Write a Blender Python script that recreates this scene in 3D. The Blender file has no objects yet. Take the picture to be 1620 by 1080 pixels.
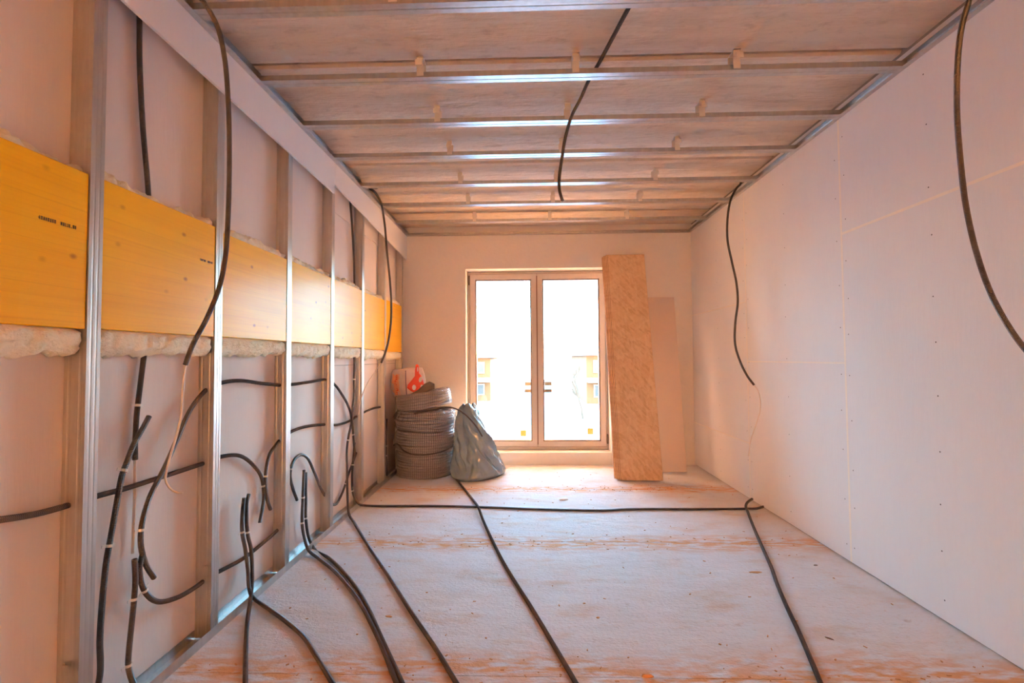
import bpy, math, random
from mathutils import Vector, Matrix, noise, Euler
random.seed(7)
scene = bpy.context.scene
COL = scene.collection

# ------------------------------------------------------------------ camera
F, PITCH, YAW, ROLL, CH = 760.0, .0347, .0281, -.0068, 1.1934
Xl, Xr, D, Zt = -1.3587, 1.8625, 5.4084, 2.5918        # stud face, right wall face, window wall, ceiling frame underside
Zs = Zt + .10                                          # concrete soffit
YB = -5.0                                              # wall behind the camera
_fw = Vector((-math.sin(YAW) * math.cos(PITCH), math.cos(YAW) * math.cos(PITCH), math.sin(PITCH)))
_r = Vector((math.cos(YAW), math.sin(YAW), 0)); _u = _r.cross(_fw)
R2 = _r * math.cos(ROLL) + _u * math.sin(ROLL); U2 = -_r * math.sin(ROLL) + _u * math.cos(ROLL)
CP = Vector((0, 0, CH))
cam_d = bpy.data.cameras.new('camera'); cam = bpy.data.objects.new('camera', cam_d); COL.objects.link(cam)
cam_d.sensor_width = 36; cam_d.lens = F / 1620 * 36; cam_d.clip_start = .02; cam_d.clip_end = 500
cam.matrix_world = Matrix(((R2.x, U2.x, -_fw.x, 0), (R2.y, U2.y, -_fw.y, 0), (R2.z, U2.z, -_fw.z, CH), (0, 0, 0, 1)))
scene.camera = cam

def ray(px, py): return _fw + R2 * ((px - 810) / F) + U2 * ((540 - py) / F)
def onX(px, py, X): d = ray(px, py); return CP + d * (X / d.x)
def onY(px, py, Y): d = ray(px, py); return CP + d * (Y / d.y)
def onZ(px, py, Z): d = ray(px, py); return CP + d * ((Z - CH) / d.z)
def proj(p):
    q = p - CP; d = q.dot(_fw); return (810 + F * q.dot(R2) / d, 540 - F * q.dot(U2) / d)

# ------------------------------------------------------------------ world, sun, exposure
SKY = 22.5
world = bpy.data.worlds.new('evening_sky'); scene.world = world; world.use_nodes = True
wn = world.node_tree; wn.nodes.clear()
wo = wn.nodes.new('ShaderNodeOutputWorld'); wb = wn.nodes.new('ShaderNodeBackground')
wt = wn.nodes.new('ShaderNodeTexCoord'); wx = wn.nodes.new('ShaderNodeSeparateXYZ'); wr = wn.nodes.new('ShaderNodeValToRGB')
wn.links.new(wt.outputs['Generated'], wx.inputs[0]); wn.links.new(wx.outputs['Z'], wr.inputs[0])
wr.color_ramp.elements[0].position = 0.0; wr.color_ramp.elements[0].color = (1.0, .78, .50, 1)
wr.color_ramp.elements[1].position = .75; wr.color_ramp.elements[1].color = (.22, .55, 1.0, 1)
e = wr.color_ramp.elements.new(.075); e.color = (.34, .77, 1.0, 1)
wn.links.new(wr.outputs[0], wb.inputs[0]); wb.inputs[1].default_value = SKY
wn.links.new(wb.outputs[0], wo.inputs[0])

sun_d = bpy.data.lights.new('low_sun', 'SUN'); sun = bpy.data.objects.new('low_sun', sun_d); COL.objects.link(sun)
sun_d.energy = 160.0; sun_d.color = (1.0, .46, .15); sun_d.angle = math.radians(1.2)
_sd = ray(848, 548).normalized()                       # the sun stands low behind the window's centre post
sun.rotation_euler = _sd.to_track_quat('Z', 'Y').to_euler(); sun.location = (0, 20, 3)

scene.view_settings.view_transform = 'Standard'; scene.view_settings.look = 'None'
scene.view_settings.exposure = 0.26; scene.view_settings.gamma = 1.0; scene.view_settings.use_curve_mapping = False
try:
    scene.cycles.max_bounces = 14; scene.cycles.diffuse_bounces = 10; scene.cycles.transparent_max_bounces = 24
    scene.cycles.use_denoising = True; scene.cycles.sample_clamp_indirect = 12
except Exception: pass

# ------------------------------------------------------------------ helpers
WORLD = {}
def setp(o, label=None, cat=None, group=None, kind=None):
    if label: o['label'] = label
    if cat: o['category'] = cat
    if group: o['group'] = group
    if kind: o['kind'] = kind
    return o
def empty(name, loc, label=None, cat=None, group=None, kind=None):
    o = bpy.data.objects.new(name, None); COL.objects.link(o); o.location = loc; o.empty_display_size = .1
    WORLD[o.name] = Vector(loc); return setp(o, label, cat, group, kind)
class MB:
    def __init__(s): s.v = []; s.f = []; s.m = []; s.cur = 0
    def add(s, vs, fs):
        b = len(s.v); s.v += [Vector(v) for v in vs]; s.f += [tuple(i + b for i in f) for f in fs]; s.m += [s.cur] * len(fs); return s
    def box(s, x0, x1, y0, y1, z0, z1, T=None):
        vs = [Vector((x, y, z)) for z in (z0, z1) for y in (y0, y1) for x in (x0, x1)]
        if T: vs = [T @ v for v in vs]
        return s.add(vs, [(0, 2, 3, 1), (4, 5, 7, 6), (0, 1, 5, 4), (2, 6, 7, 3), (0, 4, 6, 2), (1, 3, 7, 5)])
    def bbox(s, x0, x1, y0, y1, z0, z1, b, T=None):
        """box with chamfered edges"""
        X, Y, Z = (x0, x1), (y0, y1), (z0, z1); vs = []; idx = {}
        for i in (0, 1):
            for j in (0, 1):
                for k in (0, 1):
                    sx, sy, sz = (1 - 2 * i), (1 - 2 * j), (1 - 2 * k)
                    for a in range(3):
                        p = [X[i] + sx * b, Y[j] + sy * b, Z[k] + sz * b]; p[a] = (X[i], Y[j], Z[k])[a]
                        idx[(i, j, k, a)] = len(vs); vs.append(Vector(p))
        fs = []
        def quad(c, a): fs.append(tuple(idx[q + (a,)] for q in c))
        for i in (0, 1): quad([(i, 0, 0), (i, 1, 0), (i, 1, 1), (i, 0, 1)], 0)
        for j in (0, 1): quad([(0, j, 0), (1, j, 0), (1, j, 1), (0, j, 1)], 1)
        for k in (0, 1): quad([(0, 0, k), (1, 0, k), (1, 1, k), (0, 1, k)], 2)
        for i in (0, 1):
            for j in (0, 1): fs.append((idx[(i, j, 0, 0)], idx[(i, j, 0, 1)], idx[(i, j, 1, 1)], idx[(i, j, 1, 0)]))
        for i in (0, 1):
            for k in (0, 1): fs.append((idx[(i, 0, k, 0)], idx[(i, 0, k, 2)], idx[(i, 1, k, 2)], idx[(i, 1, k, 0)]))
        for j in (0, 1):
            for k in (0, 1): fs.append((idx[(0, j, k, 1)], idx[(0, j, k, 2)], idx[(1, j, k, 2)], idx[(1, j, k, 1)]))
        for i in (0, 1):
            for j in (0, 1):
                for k in (0, 1): fs.append(tuple(idx[(i, j, k, a)] for a in range(3)))
        if T: vs = [T @ v for v in vs]
        return s.add(vs, fs)
    def extrude(s, poly, fn, a, b):
        """closed 2D outline swept between fn(p, a) and fn(p, b)"""
        n = len(poly); vs = [fn(p, a) for p in poly] + [fn(p, b) for p in poly]
        fs = [(i, (i + 1) % n, n + (i + 1) % n, n + i) for i in range(n)] + [tuple(range(n))[::-1], tuple(range(n, 2 * n))]
        return s.add(vs, fs)
    def sheet(s, line, t, fn, a, b):
        """folded sheet metal: an open 2D line thickened to t"""
        out = []
        for i, p in enumerate(line):
            q0 = line[max(i - 1, 0)]; q1 = line[min(i + 1, len(line) - 1)]
            def nrm(u, w):
                dx, dy = w[0] - u[0], w[1] - u[1]; l = math.hypot(dx, dy) or 1; return (-dy / l, dx / l)
            if i == 0: n = nrm(p, q1)
            elif i == len(line) - 1: n = nrm(q0, p)
            else:
                n1, n2 = nrm(q0, p), nrm(p, q1); m = (n1[0] + n2[0], n1[1] + n2[1]); l = math.hypot(*m) or 1; m = (m[0] / l, m[1] / l)
                k = max(.4, m[0] * n1[0] + m[1] * n1[1]); n = (m[0] / k, m[1] / k)
            out.append((p[0] + n[0] * t, p[1] + n[1] * t))
        poly = list(line) + out[::-1]; n = len(poly); m = len(line)
        vs = [fn(p, a) for p in poly] + [fn(p, b) for p in poly]
        fs = [(i, (i + 1) % n, n + (i + 1) % n, n + i) for i in range(n)]
        for i in range(m - 1):
            j = n - 1 - i; fs += [(i, i + 1, j - 1, j), (n + i, n + j, n + j - 1, n + i + 1)]
        return s.add(vs, fs)
    def rings(s, loops, caps=True, close=True):
        n = len(loops[0]); vs = [v for l in loops for v in l]; fs = []
        for k in range(len(loops) - 1):
            for i in range(n if close else n - 1):
                j = (i + 1) % n; fs.append((k * n + i, k * n + j, (k + 1) * n + j, (k + 1) * n + i))
        if caps: fs += [tuple(range(n))[::-1], tuple(range((len(loops) - 1) * n, len(loops) * n))]
        return s.add(vs, fs)
    def build(s, name, mat, parent=None, smooth=False, **kw):
        lo = Vector((min(v.x for v in s.v), min(v.y for v in s.v), min(v.z for v in s.v))); hi = Vector((max(v.x for v in s.v), max(v.y for v in s.v), max(v.z for v in s.v)))
        c = Vector(((lo.x + hi.x) / 2, (lo.y + hi.y) / 2, lo.z))
        me = bpy.data.meshes.new(name); me.from_pydata([v - c for v in s.v], [], s.f); me.update()
        for m in (mat if isinstance(mat, (list, tuple)) else [mat]): me.materials.append(m)
        if s.cur or any(s.m): me.polygons.foreach_set('material_index', s.m)
        import bmesh
        bm = bmesh.new(); bm.from_mesh(me); bmesh.ops.recalc_face_normals(bm, faces=bm.faces); bm.to_mesh(me); bm.free()
        if smooth: me.polygons.foreach_set('use_smooth', [True] * len(me.polygons))
        o = bpy.data.objects.new(name, me); COL.objects.link(o)
        return place(o, c, parent, **kw)
def place(o, c, parent=None, **kw):
    WORLD[o.name] = Vector(c)
    if parent: o.parent = parent; o.location = Vector(c) - WORLD[parent.name]
    else: o.location = c
    return setp(o, kw.get('label'), kw.get('cat'), kw.get('group'), kw.get('kind'))
def share(src, name, c, parent=None, **kw):
    o = src.copy(); COL.objects.link(o); o.name = name; o.parent = None
    for k in list(o.keys()): del o[k]
    return place(o, c, parent, **kw)

def catmull(P, ds):
    P = [Vector(p) for p in P]; Q = [P[0] * 2 - P[1]] + P + [P[-1] * 2 - P[-2]]; fine = []
    for i in range(1, len(Q) - 2):
        p0, p1, p2, p3 = Q[i - 1:i + 3]
        d1 = max((p1 - p0).length, 1e-5) ** .5; d2 = max((p2 - p1).length, 1e-5) ** .5; d3 = max((p3 - p2).length, 1e-5) ** .5
        m1 = ((p1 - p0) / d1 - (p2 - p0) / (d1 + d2) + (p2 - p1) / d2) * d2
        m2 = ((p2 - p1) / d2 - (p3 - p1) / (d2 + d3) + (p3 - p2) / d3) * d2
        n = 24
        for k in range(n):
            t = k / n; t2 = t * t; t3 = t2 * t
            fine.append(p1 * (2 * t3 - 3 * t2 + 1) + m1 * (t3 - 2 * t2 + t) + p2 * (-2 * t3 + 3 * t2) + m2 * (t3 - t2))
    fine.append(P[-1]); out = [fine[0]]; acc = 0
    for a, b in zip(fine, fine[1:]):
        l = (b - a).length; 
        while acc + l >= ds and l > 0:
            t = (ds - acc) / l; a = a.lerp(b, t); out.append(a.copy()); l = (b - a).length; acc = 0
        acc += l
    if (out[-1] - fine[-1]).length > ds * .3: out.append(fine[-1])
    return out
def frames(path):
    T = [(path[min(i + 1, len(path) - 1)] - path[max(i - 1, 0)]).normalized() for i in range(len(path))]
    n = T[0].orthogonal().normalized(); out = []
    for t in T:
        n = (n - t * n.dot(t)).normalized(); out.append((t, n, t.cross(n)))
    return out
def tube(mb, path, rad, sides=8, open_end=0.0):
    fr = frames(path); L = []
    def ring(p, f, r): return [p + f[1] * (r * math.cos(2 * math.pi * k / sides)) + f[2] * (r * math.sin(2 * math.pi * k / sides)) for k in range(sides)]
    r0 = rad(0) if callable(rad) else rad
    if open_end: L += [ring(path[0] + fr[0][0] * open_end, fr[0], r0 * .72), ring(path[0], fr[0], r0 * .76)]
    for i, (p, f) in enumerate(zip(path, fr)): L.append(ring(p, f, rad(i) if callable(rad) else rad))
    if open_end: L += [ring(path[-1], fr[-1], r0 * .76), ring(path[-1] - fr[-1][0] * open_end, fr[-1], r0 * .72)]
    return mb.rings(L)

# ------------------------------------------------------------------ materials
def lin(r, g, b):
    f = lambda c: (c / 255 / 12.92 if c <= 10 else ((c / 255 + .055) / 1.055) ** 2.4); return (f(r), f(g), f(b), 1)
def material(name, base, rough=.6, metal=0.0, layers=(), bumps=(), coat=0, coat_rough=.2, spec=.5, sheen=0):
    """layers: (scale xyz, detail, lo, hi, amount, colour); bumps: (scale xyz, detail, distance)"""
    m = bpy.data.materials.new(name); m.use_nodes = True; nt = m.node_tree; N = nt.nodes; Lk = nt.links
    bs = N['Principled BSDF']; bs.inputs['Base Color'].default_value = base; bs.inputs['Roughness'].default_value = rough; bs.inputs['Metallic'].default_value = metal
    bs.inputs['Specular IOR Level'].default_value = spec
    if coat: bs.inputs['Coat Weight'].default_value = coat; bs.inputs['Coat Roughness'].default_value = coat_rough
    geo = N.new('ShaderNodeNewGeometry'); col = None
    def noise_out(sc, det):
        mp = N.new('ShaderNodeMapping'); mp.inputs['Scale'].default_value = sc; Lk.new(geo.outputs['Position'], mp.inputs['Vector'])
        t = N.new('ShaderNodeTexNoise'); t.inputs['Scale'].default_value = 1; t.inputs['Detail'].default_value = det; t.inputs['Roughness'].default_value = .6
        Lk.new(mp.outputs[0], t.inputs['Vector']); return t.outputs['Fac']
    for sc, det, lo, hi, amt, c in layers:
        n = noise_out(sc, det); mr = N.new('ShaderNodeMapRange'); mr.inputs['From Min'].default_value = lo; mr.inputs['From Max'].default_value = hi; mr.inputs['To Max'].default_value = amt
        Lk.new(n, mr.inputs['Value']); col = mix(nt, mr.outputs[0], col or base, c)
    if col: Lk.new(col, bs.inputs['Base Color'])
    h = None
    for sc, det, dist in bumps:
        b = N.new('ShaderNodeBump'); b.inputs['Distance'].default_value = dist; b.inputs['Strength'].default_value = 1
        Lk.new(noise_out(sc, det), b.inputs['Height'])
        if h: Lk.new(h, b.inputs['Normal'])
        h = b.outputs[0]
    if h: Lk.new(h, bs.inputs['Normal'])
    m['_col'] = 1
    return m
def mix(nt, fac, a, b):
    x = nt.nodes.new('ShaderNodeMix'); x.data_type = 'RGBA'
    for s, v in ((0, fac), (6, a), (7, b)):
        if isinstance(v, (tuple, list)): x.inputs[s].default_value = v
        elif isinstance(v, (int, float)): x.inputs[s].default_value = v
        else: nt.links.new(v, x.inputs[s])
    return x.outputs[2]
def basecol(m):
    bs = m.node_tree.nodes['Principled BSDF']; l = bs.inputs['Base Color'].links
    return bs, (l[0].from_socket if l else tuple(bs.inputs['Base Color'].default_value))

MAT = {}
# concrete floor with streaks along x and sawdust lying on it
MAT['floor'] = material('floor_concrete', (.66, .63, .62, 1), .8, layers=[
    ((.8, 1.6, 1), 5, .35, .65, .6, (.74, .72, .72, 1)), ((3, 5, 1), 7, .48, .72, .5, (.60, .48, .40, 1)),
    ((2.6, 6, 1), 9, .55, .70, .6, (.62, .38, .22, 1)), ((45, 60, 20), 3, .58, .72, .5, (.60, .42, .30, 1)), ((12, 17, 1), 6, .63, .72, .5, (.42, .31, .24, 1))],
    bumps=[((60, 80, 40), 4, .004), ((6, 12, 4), 6, .010)])
nt = MAT['floor'].node_tree; bs, c = basecol(MAT['floor'])       # sawdust swept into the slab joints
geo = nt.nodes.new('ShaderNodeNewGeometry'); sp = nt.nodes.new('ShaderNodeSeparateXYZ'); nt.links.new(geo.outputs['Position'], sp.inputs[0])
def math_(nt, op, a, b=0.0):
    x = nt.nodes.new('ShaderNodeMath'); x.operation = op
    for s, v in ((0, a), (1, b)):
        if isinstance(v, (int, float)): x.inputs[s].default_value = v
        else: nt.links.new(v, x.inputs[s])
    return x.outputs[0]
def nz(nt, sc, det):
    g = nt.nodes.new('ShaderNodeNewGeometry'); mp = nt.nodes.new('ShaderNodeMapping'); mp.inputs['Scale'].default_value = sc
    t = nt.nodes.new('ShaderNodeTexNoise'); t.inputs['Scale'].default_value = 1; t.inputs['Detail'].default_value = det
    nt.links.new(g.outputs['Position'], mp.inputs[0]); nt.links.new(mp.outputs[0], t.inputs['Vector']); return t.outputs['Fac']
jy = math_(nt, 'ADD', sp.outputs['Y'], math_(nt, 'MULTIPLY', math_(nt, 'SUBTRACT', nz(nt, (1.2, 3, 1), 4), .5), .25))
band = math_(nt, 'ABSOLUTE', math_(nt, 'PINGPONG', math_(nt, 'SUBTRACT', jy, 1.87), .64))
bm_ = nt.nodes.new('ShaderNodeMapRange'); bm_.inputs['From Min'].default_value = .17; bm_.inputs['From Max'].default_value = .0; bm_.inputs['To Max'].default_value = 1.1
nt.links.new(band, bm_.inputs['Value'])
spk = nt.nodes.new('ShaderNodeMapRange'); spk.inputs['From Min'].default_value = .40; spk.inputs['From Max'].default_value = .56; nt.links.new(nz(nt, (9, 30, 5), 6), spk.inputs['Value'])
nt.links.new(mix(nt, math_(nt, 'MULTIPLY', bm_.outputs[0], spk.outputs[0]), c, (.66, .33, .14, 1)), bs.inputs['Base Color'])

MAT['soffit'] = material('ceiling_concrete', (.64, .52, .42, 1), .85, layers=[
    ((.6, 3.2, 1), 4, .35, .65, .6, (.72, .60, .49, 1)), ((1.6, 6, 1), 6, .5, .72, .6, (.46, .35, .27, 1)), ((9, 16, 6), 6, .56, .7, .5, (.42, .32, .24, 1)),
    ((5, 9, 2), 6, .62, .7, .5, (.70, .64, .58, 1))], bumps=[((1.2, 7, 2), 4, .03), ((14, 22, 10), 5, .008)])
MAT['board'] = material('plasterboard_face', (.77, .75, .75, 1), .75, layers=[((3, 3, 1.2), 3, .4, .7, .3, (.72, .69, .68, 1)), ((60, 60, 8), 2, .5, .8, .15, (.68, .64, .62, 1))], bumps=[((90, 90, 12), 2, .0006)])
MAT['backing'] = material('plasterboard_back', (.77, .68, .62, 1), .8, layers=[((4, 3, .8), 3, .4, .7, .3, (.72, .60, .53, 1)), ((80, 80, 5), 2, .45, .8, .2, (.69, .58, .50, 1))], bumps=[((90, 90, 10), 2, .0008)])
MAT['edge'] = material('joint_filler', (.88, .80, .70, 1), .85, layers=[((30, 30, 30), 3, .4, .7, .4, (.82, .70, .58, 1))])
MAT['plaster'] = material('wall_plaster', (.80, .74, .69, 1), .85, layers=[((1.5, 1.5, 1.5), 4, .4, .7, .35, (.76, .69, .63, 1)), ((30, 30, 30), 3, .5, .75, .2, (.70, .63, .57, 1))], bumps=[((40, 40, 40), 4, .002)])
MAT['block'] = material('light_absorbing_wall', (.30, .26, .23, 1), .9, layers=[((6, 6, 12), 4, .4, .7, .5, (.22, .19, .17, 1))])  # dark tone added on unseen walls behind the camera to soak up bounced light
MAT['rear'] = material('rear_plaster', (.84, .81, .78, 1), .85)
MAT['reveal'] = material('reveal_plaster', (.82, .74, .70, 1), .8)
MAT['zinc'] = material('galvanised_steel', (.58, .56, .54, 1), .34, .9, layers=[((30, 30, 5), 4, .4, .65, .5, (.44, .41, .38, 1)), ((4, 4, 2), 3, .5, .7, .3, (.46, .43, .40, 1))], bumps=[((60, 60, 8), 2, .0005)])
MAT['zinc_bright'] = material('bright_clip_steel', (.85, .78, .70, 1), .45, .5)
MAT['conduit'] = material('black_conduit_plastic', (.052, .041, .037, 1), .38, layers=[((20, 20, 20), 3, .5, .75, .6, (.13, .10, .09, 1))])
MAT['wire'] = material('white_wire', (.82, .70, .60, 1), .5)
MAT['clip'] = material('clip_steel', (.80, .74, .66, 1), .35, .4)
MAT['wool'] = material('mineral_wool', (.95, .84, .60, 1), .95, layers=[((14, 14, 14), 5, .4, .65, .6, (.93, .87, .72, 1)), ((40, 40, 60), 4, .55, .7, .35, (.80, .60, .34, 1))], bumps=[((70, 70, 110), 6, .006), ((22, 22, 28), 5, .010)])
MAT['black'] = material('black_print', (.035, .02, .01, 1), .7)
MAT['upvc'] = material('window_frame_plastic', (.52, .48, .46, 1), .45, layers=[((12, 3, 3), 4, .5, .7, .35, (.60, .56, .53, 1))])
MAT['dark'] = material('dark_fitting', (.16, .12, .10, 1), .5)
MAT['gasket'] = material('window_gasket', (.20, .13, .11, 1), .6)
MAT['sticker'] = material('paper_sticker', (.80, .60, .40, 1), .7)
_nt = MAT['sticker'].node_tree; _tl = _nt.nodes.new('ShaderNodeBsdfTranslucent'); _tl.inputs[0].default_value = (.34, .19, .09, 1); _mx = _nt.nodes.new('ShaderNodeMixShader'); _mx.inputs[0].default_value = .6
_nt.links.new(_nt.nodes['Principled BSDF'].outputs[0], _mx.inputs[1]); _nt.links.new(_tl.outputs[0], _mx.inputs[2]); _nt.links.new(_mx.outputs[0], _nt.nodes['Material Output'].inputs[0])
MAT['osb_edge'] = material('osb_edge', (.44, .23, .12, 1), .8, layers=[((20, 20, 60), 4, .4, .6, .7, (.28, .12, .06, 1))])
MAT['bagblue'] = material('blue_grey_bag_film', (.17, .25, .33, 1), .2, coat=1.0, coat_rough=.12, layers=[((6, 6, 6), 4, .45, .7, .4, (.30, .34, .38, 1))], bumps=[((9, 9, 9), 2, .012)])
MAT['sackpaper'] = material('sack_paper', (.66, .59, .58, 1), .6, layers=[((14, 14, 14), 4, .45, .7, .4, (.52, .44, .43, 1))], bumps=[((30, 30, 30), 4, .006)])
MAT['red'] = material('red_print', (.72, .06, .03, 1), .45)
MAT['peach'] = material('peach_print', (.82, .42, .24, 1), .6)
MAT['navy'] = material('navy_print', (.16, .12, .20, 1), .6)
MAT['pale'] = material('pale_print', (.70, .66, .70, 1), .4)
MAT['brownrag'] = material('dark_rag', (.13, .085, .06, 1), .8, bumps=[((40, 40, 40), 4, .008)])
MAT['strap'] = material('white_tie', (.80, .70, .62, 1), .4)
MAT['chip'] = material('wood_chip', (.62, .30, .12, 1), .8)
MAT['scrap'] = material('white_scrap', (.85, .80, .76, 1), .7)
MAT['twig'] = material('dark_chip', (.16, .09, .06, 1), .8)

# yellow three-layer panel: strips of lamella, long grain, knots, glossy lacquer
m = material('yellow_panel', (.95, .50, .004, 1), .5, coat=.32, coat_rough=.24, spec=.12, layers=[
    ((6, .9, 22), 4, .40, .66, .55, (.87, .40, .003, 1)), ((20, 1.6, 140), 4, .5, .72, .45, (.76, .32, .006, 1))])
nt = m.node_tree; bs, c = basecol(m)
g = nt.nodes.new('ShaderNodeNewGeometry'); sp = nt.nodes.new('ShaderNodeSeparateXYZ'); nt.links.new(g.outputs['Position'], sp.inputs[0])
row = math_(nt, 'FLOOR', math_(nt, 'DIVIDE', math_(nt, 'SUBTRACT', sp.outputs['Z'], 1.29), .122))
wnz = nt.nodes.new('ShaderNodeTexWhiteNoise'); wnz.noise_dimensions = '2D'; cb = nt.nodes.new('ShaderNodeCombineXYZ'); nt.links.new(row, cb.inputs[0])
nt.links.new(math_(nt, 'FLOOR', math_(nt, 'DIVIDE', sp.outputs['Y'], .625)), cb.inputs[1]); nt.links.new(cb.outputs[0], wnz.inputs['Vector'])
c = mix(nt, math_(nt, 'MULTIPLY', wnz.outputs['Value'], .28), c, (.97, .58, .02, 1))
seam = math_(nt, 'LESS_THAN', math_(nt, 'ABSOLUTE', math_(nt, 'SUBTRACT', math_(nt, 'FRACT', math_(nt, 'DIVIDE', math_(nt, 'SUBTRACT', sp.outputs['Z'], 1.29), .122)), .5)), .488)
c = mix(nt, math_(nt, 'MULTIPLY', math_(nt, 'SUBTRACT', 1.0, seam), .12), c, (.48, .20, .01, 1))
vo = nt.nodes.new('ShaderNodeTexVoronoi'); vo.inputs['Scale'].default_value = 1; vo.inputs['Randomness'].default_value = 1
mp = nt.nodes.new('ShaderNodeMapping'); mp.inputs['Scale'].default_value = (4.2, 6.0, 1); vo.voronoi_dimensions = '2D'; cyz = nt.nodes.new('ShaderNodeCombineXYZ'); nt.links.new(sp.outputs['Y'], cyz.inputs[0]); nt.links.new(sp.outputs['Z'], cyz.inputs[1]); nt.links.new(cyz.outputs[0], mp.inputs[0]); nt.links.new(mp.outputs[0], vo.inputs['Vector'])
kn = nt.nodes.new('ShaderNodeMapRange'); kn.inputs['From Min'].default_value = .065; kn.inputs['From Max'].default_value = .015; kn.inputs['To Max'].default_value = .8
nt.links.new(vo.outputs['Distance'], kn.inputs['Value']); kc = nt.nodes.new('ShaderNodeSeparateColor'); nt.links.new(vo.outputs['Color'], kc.inputs[0])
c = mix(nt, math_(nt, 'MULTIPLY', kn.outputs[0], math_(nt, 'POWER', kc.outputs[0], 1.6)), c, (.36, .10, .012, 1))
nt.links.new(c, bs.inputs['Base Color']); MAT['yellow'] = m

# oriented strand board: two crossing families of long flakes
m = material('strand_board', (.72, .48, .28, 1), .7, bumps=[((40, 40, 40), 4, .003)])
nt = m.node_tree; bs, c = basecol(m); tc = nt.nodes.new('ShaderNodeTexCoord')
for k, (rot, sc, amt, cc) in enumerate([((0, .5, 0), (10, 10, 46), .4, (.82, .60, .38, 1)), ((0, -.9, 0), (14, 14, 50), .42, (.48, .24, .11, 1)), ((0, 1.6, 0), (12, 12, 48), .3, (.86, .68, .46, 1))]):
    mp = nt.nodes.new('ShaderNodeMapping'); mp.inputs['Scale'].default_value = (1, 1, 1); mp.inputs['Rotation'].default_value = rot
    mp2 = nt.nodes.new('ShaderNodeMapping'); mp2.inputs['Scale'].default_value = sc; mp2.inputs['Location'].default_value = (k * 3, k, 0)
    v = nt.nodes.new('ShaderNodeTexVoronoi'); v.inputs['Scale'].default_value = 1
    nt.links.new(tc.outputs['Object'], mp.inputs[0]); nt.links.new(mp.outputs[0], mp2.inputs[0]); nt.links.new(mp2.outputs[0], v.inputs['Vector'])
    s3 = nt.nodes.new('ShaderNodeSeparateColor'); nt.links.new(v.outputs['Color'], s3.inputs[0])
    mr = nt.nodes.new('ShaderNodeMapRange'); mr.inputs['From Min'].default_value = .45; mr.inputs['From Max'].default_value = .95; mr.inputs['To Max'].default_value = amt
    nt.links.new(s3.outputs[0], mr.inputs['Value']); c = mix(nt, mr.outputs[0], c, cc)
nt.links.new(c, bs.inputs['Base Color']); MAT['osb'] = m

def clear_film(name, tint, gloss_rough, amount, fres=False):
    m = bpy.data.materials.new(name); m.use_nodes = True; nt = m.node_tree; nt.nodes.clear()
    o = nt.nodes.new('ShaderNodeOutputMaterial'); mx = nt.nodes.new('ShaderNodeMixShader'); tr = nt.nodes.new('ShaderNodeBsdfTransparent')
    tr.inputs[0].default_value = (.99, .99, .99, 1)
    gl = nt.nodes.new('ShaderNodeBsdfPrincipled'); gl.inputs['Base Color'].default_value = tint; gl.inputs['Roughness'].default_value = gloss_rough
    if fres:
        gl = nt.nodes.new('ShaderNodeBsdfGlossy'); gl.inputs['Roughness'].default_value = .02
        f = nt.nodes.new('ShaderNodeFresnel'); f.inputs[0].default_value = 1.45; nt.links.new(f.outputs[0], mx.inputs[0])
    else: mx.inputs[0].default_value = amount
    nt.links.new(tr.outputs[0], mx.inputs[1]); nt.links.new(gl.outputs[0], mx.inputs[2]); nt.links.new(mx.outputs[0], o.inputs[0]); return m
MAT['glass'] = clear_film('window_glass', (1, 1, 1, 1), .02, 0, True)
MAT['film'] = clear_film('clear_wrap', (.66, .61, .61, 1), .18, .26)

# ------------------------------------------------------------------ the room shell
S = 'structure'
fl = MB().box(Xl - .45, Xr + .25, YB - .2, D + .4, -.25, -.0012).build('floor', MAT['floor'], kind=S, label='dusty concrete floor of bare slabs with sawdust', cat='floor')
FJ = [-4.51, -3.24, -1.97, -.70, .57, 1.845, 3.17, 4.42, 5.62]
prev = YB - .2
for j in FJ + [None]:
    b = j if j is not None and j < D + .2 else D + .4
    MB().bbox(Xl - .45, Xr + .25, prev + .001, b - .001, -.10, 0, .0015).build('floor_slab', MAT['floor'], fl)
    prev = b
    if b >= D + .4: break
ce = MB().box(Xl - .45, Xr + .25, YB - .2, D + .4, Zs + .03, Zs + .3).build('ceiling', MAT['soffit'], kind=S, label='bare concrete ceiling above the metal rails', cat='ceiling')
prev = YB - .2
for j in (-3.98, -2.71, -1.44, -.17, 1.10, 2.37, 3.62, 4.87, None):
    b = D + .4 if j is None else j
    MB().bbox(Xl - .45, Xr + .25, prev + .012, b - .012, Zs, Zs + .12, .012).build('ceiling_slab', MAT['soffit'], ce); prev = b

# right wall: plasterboards with open joints and screw heads
wr_ = MB().box(Xr + .012, Xr + .2, YB - .2, D + .02, -.1, Zs + .05).build('wall_right', MAT['block'], kind=S, label='right wall clad in pale plasterboard panels', cat='wall')
T = .0125
cols = [(4.095, D, [0.006, .47, 1.655, Zt + .08]), (2.857, 4.095, [.006, 1.152, Zt + .08]), (1.607, 2.857, [.006, 1.910, Zt + .08]), (.357, 1.607, [.006, 1.2, Zt + .08]), (-.893, .357, [.006, Zt + .08])]
for y0, y1, zz in cols:
    for z0, z1 in zip(zz, zz[1:]):
        MB().bbox(Xr, Xr + T + .002, y0 + .0025, y1 - .0025, z0 + .002, z1 - .002, .003).build('plasterboard_panel', MAT['board'], wr_)
for (a0, a1, z0, z1) in [(2.850, 2.864, .01, Zt + .07), (4.091, 4.099, .01, Zt + .07)]: MB().bbox(Xr - .0004, Xr + .006, a0, a1, z0, z1, .0002).build('joint_filler', MAT['edge'], wr_)
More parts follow.
